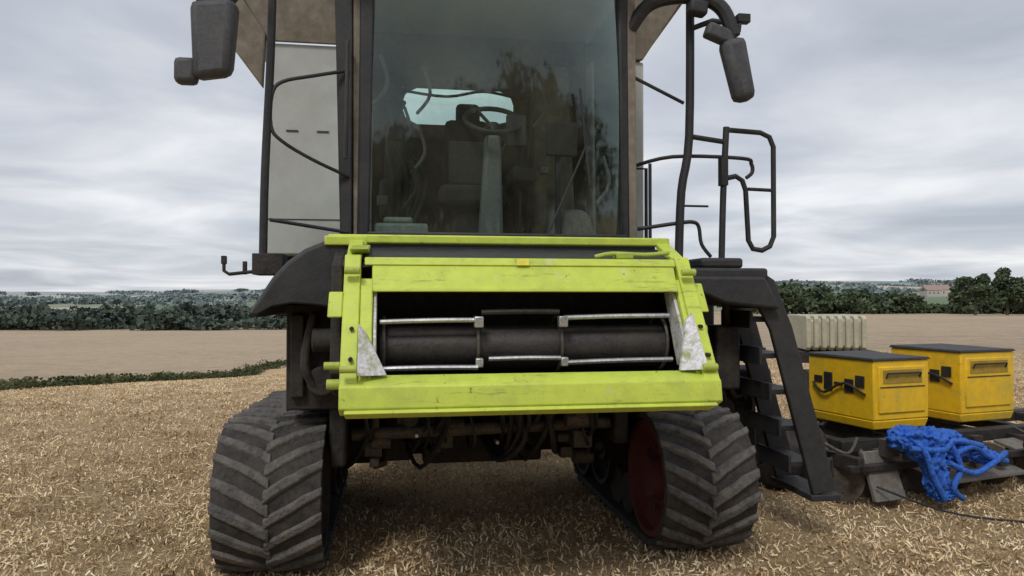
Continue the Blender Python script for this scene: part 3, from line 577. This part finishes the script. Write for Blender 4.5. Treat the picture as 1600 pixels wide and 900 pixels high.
# ---- track units
def hull(circs):
    P=[]
    for (cy,cz,r) in circs:
        for k in range(72): P.append((cy+r*math.cos(k*math.pi/36),cz+r*math.sin(k*math.pi/36)))
    P=sorted(set(P))
    def half(pp):
        h=[]
        for p in pp:
            while len(h)>=2 and (h[-1][0]-h[-2][0])*(p[1]-h[-2][1])-(h[-1][1]-h[-2][1])*(p[0]-h[-2][0])<=1e-9: h.pop()
            h.append(p)
        return h
    lo=half(P); up=half(P[::-1]); return lo[:-1]+up[:-1]
circ=[(.44,.485,.415),(1.60,.49,.36),(2.20,.46,.39)]
hp=hull(circ); hp2=hp+[hp[0]]
cum=[0]
for a_,c_ in zip(hp2,hp2[1:]): cum.append(cum[-1]+math.hypot(c_[0]-a_[0],c_[1]-a_[1]))
LEN=cum[-1]
def at(s):
    s%=LEN; k=int(np.searchsorted(cum,s,side='right'))-1; k=min(k,len(hp)-1); t=(s-cum[k])/(cum[k+1]-cum[k])
    a_,c_=hp2[k],hp2[k+1]; return (a_[0]+(c_[0]-a_[0])*t,a_[1]+(c_[1]-a_[1])*t)
def frame(s):
    p=at(s); q=at(s+.03); r=at(s-.03); t=Vector((q[0]-r[0],q[1]-r[1])).normalized(); nrm=Vector((t.y,-t.x)); return Vector(p),t,nrm
def track(cx,wmat):
    b=B(); b.box(cx-.10,cx+.10,.55,2.2,.40,.62); b.box(cx-.08,cx+.08,1.4,1.85,.5,.8)
    tu=b.done('track_unit',DARK,CH,.02)
    b=B(); b.mi=0; K=150; hw=.305; rings=[]
    for k in range(K):
        p,t,nn=frame(LEN*k/K); o=p+nn*.022; i_=p-nn*.022
        rings.append([b.bm.verts.new(q) for q in ((cx-hw,o.x,o.y),(cx-hw*.5,(p+nn*.03).x,(p+nn*.03).y),(cx,(p+nn*.034).x,(p+nn*.034).y),(cx+hw*.5,(p+nn*.03).x,(p+nn*.03).y),(cx+hw,o.x,o.y),(cx+hw,i_.x,i_.y),(cx-hw,i_.x,i_.y))])
    for k in range(K):
        A_,C_=rings[k],rings[(k+1)%K]
        for m in range(7): b._f([A_[m],A_[(m+1)%7],C_[(m+1)%7],C_[m]])
    b.mi=1; nl=int(LEN/.135); pitch=LEN/nl
    for k in range(nl):
        for sg in (-1,1):
            s0=k*pitch+(pitch*.5 if sg>0 else 0)+random.uniform(-.005,.005); prev=None; n5=6; jw=random.uniform(.82,1.10); jh=random.uniform(.72,1.02)
            for q in range(n5+1):
                u=q/n5; x=cx+sg*(-.015+.325*u); s=s0-.17*u**.9+random.uniform(-.003,.003)
                w=(.037+.012*(1-u))*jw*random.uniform(.93,1.05); p,t,nn=frame(s)
                hgt=.046*jh*random.uniform(.92,1.04)*(1-.25*u**4)
                c4=[p+nn*.02-t*w,p+nn*.02+t*w,p+nn*hgt*1.4+t*w*.62,p+nn*hgt*1.4-t*w*.62]
                vs_=[b.bm.verts.new((x,c.x,c.y)) for c in c4]
                if prev is None: b._f(vs_)
                else:
                    for m in range(4): b._f([prev[m],prev[(m+1)%4],vs_[(m+1)%4],vs_[m]])
                prev=vs_
            b._f(prev[::-1])
    b.done('rubber_track',[RUB,LUG],tu,.007,angle=30)
    for ci,(cy,cz,r) in enumerate(circ):
        b=B(); R_=r-.03
        for sg in (-1,1):
            e=cx+sg*.29
            b.revx([(cx+sg*.08,R_*.3),(cx+sg*.08,R_),(e,R_),(e,R_-.035),(e-sg*.05,R_-.05),(e-sg*.12,R_*.62),(e-sg*.10,R_*.55),(e-sg*.09,.15),(e-sg*.02,.13),(e-sg*.02,.05)],cy,cz,44)
            for k in range(8):
                t=k*math.pi/4; b.cyl((e-sg*.10,cy+.2*math.cos(t),cz+.2*math.sin(t)),(e-sg*.06,cy+.2*math.cos(t),cz+.2*math.sin(t)),.018,8)
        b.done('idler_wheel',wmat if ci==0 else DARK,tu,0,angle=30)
    for cy in (1.0,1.28):
        b=B(); b.revx([(cx-.24,.03),(cx-.24,.155),(cx+.24,.155),(cx+.24,.03)],cy,.23,24); b.done('roller',DARK,tu,.01)
    b=B(); s2=1 if cx>0 else -1; cxx=cx-s2*.12; b.revx([(cxx-.17,.05),(cxx-.17,.20),(cxx-.15,.225),(cxx+.15,.225),(cxx+.17,.20),(cxx+.17,.05)],1.75,1.16,32)
    for k in range(16):
        t=k*math.pi/8; y_=1.75+.225*math.cos(t); z_=1.16+.225*math.sin(t); b.box(cxx-.15,cxx+.15,y_-.018,y_+.018,z_-.018,z_+.018)
    b.done('final_drive',RUB,tu,.005)
track(-1.345,DARK); track(1.345,RED)  # left front idler coloured dark to stand for the shade inside that track

# ================================================================ YELLOW IMPLEMENT
IM=empty('seeding_implement',(3.13,6.4,0),math.radians(20),'low farm implement with two yellow black-lidded hoppers, parked on stubble','farm implement')
b=B(); b.box(-.3,3.4,.05,.17,.36,.47); b.box(-.3,3.4,.75,.88,.36,.47)
for x in (-.2,.35,.8,1.4,2.0,2.8): b.box(x-.05,x+.05,.17,.75,.37,.46)
b.box(-.6,3.2,-.35,-.29,.30,.36); b.box(-.6,3.2,-.05,.0,.20,.26)
for x in (-.5,.2,.9,1.7,2.5): b.box(x-.03,x+.03,-.35,.1,.30,.42)
ch_=b.done('chassis',DARK,IM,.01)
B().hexa([(-.42,-.42,.08),(-.1,-.42,.08),(-.1,-.38,.08),(-.42,-.38,.08),(-.38,-.25,.44),(-.08,-.25,.44),(-.08,-.21,.44),(-.38,-.21,.44)]).done('guard_plate',SHEET,IM,.006)
B().hexa([(.25,-.45,.16),(1.3,-.40,.16),(1.3,-.02,.24),(.25,-.05,.24),(.25,-.45,.19),(1.3,-.40,.19),(1.3,-.02,.27),(.25,-.05,.27)]).done('guard_plate',SHEET,IM,.006)
B().hexa([(1.4,-.40,.28),(2.6,-.36,.28),(2.6,.0,.36),(1.4,-.02,.36),(1.4,-.40,.31),(2.6,-.36,.31),(2.6,.0,.39),(1.4,-.02,.39)]).done('guard_plate',SHEET,IM,.006)
random.seed(21)
for k in range(22):
    x=random.uniform(-.7,2.8); s=random.uniform(.03,.08); y=random.uniform(-.35,.05); z=random.uniform(.15,.50)
    (B().box(x-s,x+s,y-s*.6,y+s*.6,z-s,z+s) if k%3 else B().tube([(x,y,z),(x+.15,y-.1,z-.08),(x+.35,y,z+.02)],.015,6,4)).done('frame_bracket',GREASE if k%2 else DARK,IM,.005)
def hopper(x0,x1,y0,y1,z0,z1):
    b=B(); d_=.02; w=x1-x0; D=y1-y0
    b.hexa([(x0+d_,y0+d_,z0),(x1-d_,y0+d_,z0),(x1-d_,y1-d_,z0),(x0+d_,y1-d_,z0),(x0,y0,z0+.08),(x1,y0,z0+.08),(x1,y1,z0+.08),(x0,y1,z0+.08)])
    b.box(x0+.001,x1-.001,y0+.001,y1-.001,z0+.081,z1)
    b.box(x0+w*.08,x1-w*.08,y0-.012,y0+.01,z0+.14,z1-.05)
    h=b.done('hopper',YEL,IM,.012)
    B().hexa([(x0-.015,y0-.015,z1+.002),(x1+.015,y0-.015,z1+.002),(x1+.015,y1+.015,z1+.002),(x0-.015,y1+.015,z1+.002),(x0,y0,z1+.022),(x1,y0,z1+.022),(x1,y1,z1+.028),(x0,y1,z1+.028)]).done('lid',BLACK,h,.006)
    B().box(x0+w*.15,x1-w*.15,y0-.016,y0-.0125,z1-.20,z1-.08).done('handle_recess',RECESS_SHADE,h,.003)
    B().tube([(x0+w*.2,y0-.018,z1-.15),(x0+w*.2,y0-.035,z1-.11),(x0+w*.8,y0-.035,z1-.11),(x0+w*.8,y0-.018,z1-.15)],.008,6).done('hopper_handle',BLACK,h)
    b=B(); b.box(x0+w*.10,x1-w*.10,y0-.017,y0-.0125,z1-.235,z1-.226); b.done('panel_seam',BLACK,h)
    for q in range(5):
        B().box(x0-.012,x0-.001,y0+D*(.12+.16*q),y0+D*(.25+.16*q),z1-.24-.06*(q%2),z1-.14-.04*(q%3)).done('side_fitting',BLACK,h,.003)
    B().tube([(x0-.015,y0+D*.1,z1-.30),(x0-.03,y0+D*.4,z1-.22),(x0-.03,y0+D*.7,z1-.33),(x0-.015,y0+D*.9,z1-.25)],.012,6,4).done('side_cable',BLACK,h)
    return h
hopper(-.01,.63,0,.78,.55,1.15); hopper(1.22,1.93,.16,.96,.52,1.18)
for x in (-.5,-.15,.3,.75,1.2,1.7,2.2,2.7):
    b=B(); b.cyl((x,-.12,.20),(x+.03,-.10,.20),.19,24); b.tube([(x+.05,-.11,.20),(x+.05,.1,.40)],.03,8)
    b.done('coulter_disc',GREASE,IM)
for x in (-.75,-.45,.1): B().revx([(x,.05),(x-.02,.26),(x+.02,.30),(x+.16,.30),(x+.20,.26),(x+.18,.05)],.5,.30,28).done('press_wheel',DARK,IM,.02)
B().cyl((1.25,-.45,.42),(1.5,-.45,.42),.06).box(1.45,1.75,-.5,-.3,.36,.46).done('red_coupling',RED,IM,.02)
B().tube([(-.4,-.4,.2),(0,-.8,.05),(.7,-1.3,.03),(1.6,-1.9,.02)],.009,6,6).done('cable',BLACK,IM)
b=B()
def lump(cx,cy,cz,rx,ry,rz,seed):
    r_=bmesh.ops.create_icosphere(b.bm,subdivisions=4,radius=1)
    for v in r_['verts']:
        p=v.co.copy(); q=p*2.1+Vector((seed*3.1,seed,0))
        f=1+.45*(1-2*abs(noise.noise(q)))-.25+.22*(1-2*abs(noise.noise(q*2.3)))+.1*noise.noise(q*6)
        v.co=Vector((cx+p.x*rx*f,cy+p.y*ry*f,cz+p.z*rz*f))
for k,a in enumerate([(-.16,-.46,.58,.14,.09,.08),(.05,-.50,.56,.13,.10,.09),(.18,-.5,.47,.10,.09,.09),(.02,-.55,.42,.08,.08,.12),(.05,-.56,.26,.09,.07,.12),(.12,-.56,.14,.11,.07,.05),(.32,-.5,.48,.14,.08,.07),(.50,-.5,.44,.13,.08,.06),(.68,-.5,.37,.13,.07,.05),(-.04,-.5,.49,.12,.08,.08),(.24,-.48,.57,.11,.08,.05)]): lump(*a,k)
for q in ([(-.2,-.5,.62),(-.12,-.6,.5),(-.05,-.62,.3),(.05,-.64,.12)],[(.15,-.6,.55),(.24,-.62,.35),(.14,-.64,.2),(.26,-.62,.10)],[(.2,-.6,.45),(.4,-.6,.5),(.6,-.58,.40),(.85,-.55,.34)],[(-.22,-.56,.52),(.05,-.62,.5),(.2,-.6,.56),(.5,-.6,.5)],[(.1,-.62,.4),(.35,-.64,.3),(.6,-.6,.34),(.8,-.58,.42)]):
    b.tube(q,.024,8,5)
tp_=b.done('tarpaulin',BLUE,None,0,angle=80)
tp_.location=(3.13,6.4,0); tp_.rotation_euler=(0,0,math.radians(20)); tp_['label']='crumpled bright blue fabric bundle with straps draped over the implement'; tp_['category']='tarpaulin'
# cream tank trailer
TK=empty('tank_trailer',(4.62,10.6,float(H(4.62,10.6))),math.radians(-6),'cream ribbed plastic tank on a low trailer standing in the field','trailer')
b=B()
for k in range(8): b.px([(-.42,.98),(-.47,1.02),(-.47,1.42),(-.42,1.46),(.42,1.46),(.47,1.42),(.47,1.02),(.42,.98)],-.52+.105*k,-.455+.105*k)
b.px([(-.38,1.0),(-.42,1.04),(-.42,1.38),(-.38,1.42),(.38,1.42),(.42,1.38),(.42,1.04),(.38,1.0)],-.51,.27)
b.done('tank',CREAM,TK,.012)
B().box(-.6,.5,-.4,.4,.80,.96).box(-.1,.1,-.5,.5,.3,.8).done('trailer_frame',DARK,TK,.01)
for x in (-.4,.2):
    B().revx([(x-.12,.1),(x-.14,.36),(x+.14,.36),(x+.12,.1)],-.45,.36,28).done('trailer_wheel',RUB,TK)

# ================================================================ world, sun, camera
w=bpy.data.worlds.new('World'); scene.world=w; w.use_nodes=True
nt=w.node_tree; n=nt.nodes; l=nt.links; bg=n['Background']
sky=n.new('ShaderNodeTexSky'); sky.sky_type='NISHITA'; sky.sun_disc=False; sky.sun_elevation=math.radians(50); sky.sun_rotation=math.radians(200)
tc=n.new('ShaderNodeTexCoord'); sp_=n.new('ShaderNodeSeparateXYZ'); l.new(tc.outputs['Generated'],sp_.inputs[0])
def mth(op,a,b=None):
    q=n.new('ShaderNodeMath'); q.operation=op
    for k,v in ((0,a),(1,b)):
        if v is None: continue
        if isinstance(v,(int,float)): q.inputs[k].default_value=v
        else: l.new(v,q.inputs[k])
    return q.outputs[0]
zz=mth('ADD',mth('MAXIMUM',sp_.outputs['Z'],0.0),.10)
cx_=mth('DIVIDE',sp_.outputs['X'],zz); cy_=mth('DIVIDE',sp_.outputs['Y'],zz)
cb=n.new('ShaderNodeCombineXYZ'); l.new(cx_,cb.inputs[0]); l.new(cy_,cb.inputs[1])
n1=n.new('ShaderNodeTexNoise'); n1.inputs['Scale'].default_value=.8; n1.inputs['Detail'].default_value=6; n1.inputs['Roughness'].default_value=.5; n1.inputs['Distortion'].default_value=.4; l.new(cb.outputs[0],n1.inputs['Vector'])
rp=n.new('ShaderNodeValToRGB'); e=rp.color_ramp.elements; e.new(.5); e.new(.6)
for k,(p,c) in enumerate([(.32,(4.7,5.1,5.8)),(.44,(5.9,6.25,6.9)),(.54,(7.2,7.4,7.9)),(.68,(9.3,9.4,9.6))]): e[k].position=p; e[k].color=(*[q/10 for q in c],1)
l.new(n1.outputs['Fac'],rp.inputs[0])
vm=n.new('ShaderNodeVectorMath'); vm.operation='SCALE'; vm.inputs['Scale'].default_value=10; l.new(rp.outputs[0],vm.inputs[0])
mx=n.new('ShaderNodeMix'); mx.data_type='RGBA'; mx.inputs[0].default_value=.92; l.new(sky.outputs[0],mx.inputs[6]); l.new(vm.outputs[0],mx.inputs[7])
l.new(mx.outputs[2],bg.inputs[0]); bg.inputs[1].default_value=.1
sl=bpy.data.lights.new('sun','SUN'); sl.energy=1.5; sl.angle=math.radians(14); sl.color=(1,.97,.92)
so=bpy.data.objects.new('sun',sl); COL.objects.link(so)
az=math.radians(200); el=math.radians(50)
dirv=Vector((math.sin(az)*math.cos(el),math.cos(az)*math.cos(el),math.sin(el)))
so.rotation_euler=dirv.to_track_quat('Z','Y').to_euler(); so.location=dirv*50
cam=bpy.data.cameras.new('camera'); co=bpy.data.objects.new('camera',cam); COL.objects.link(co); scene.camera=co
cam.lens=26; cam.sensor_width=36; cam.clip_end=12000; cam.clip_start=.05
co.location=(0,0,1.7); co.rotation_euler=(math.radians(90.744),0,0)
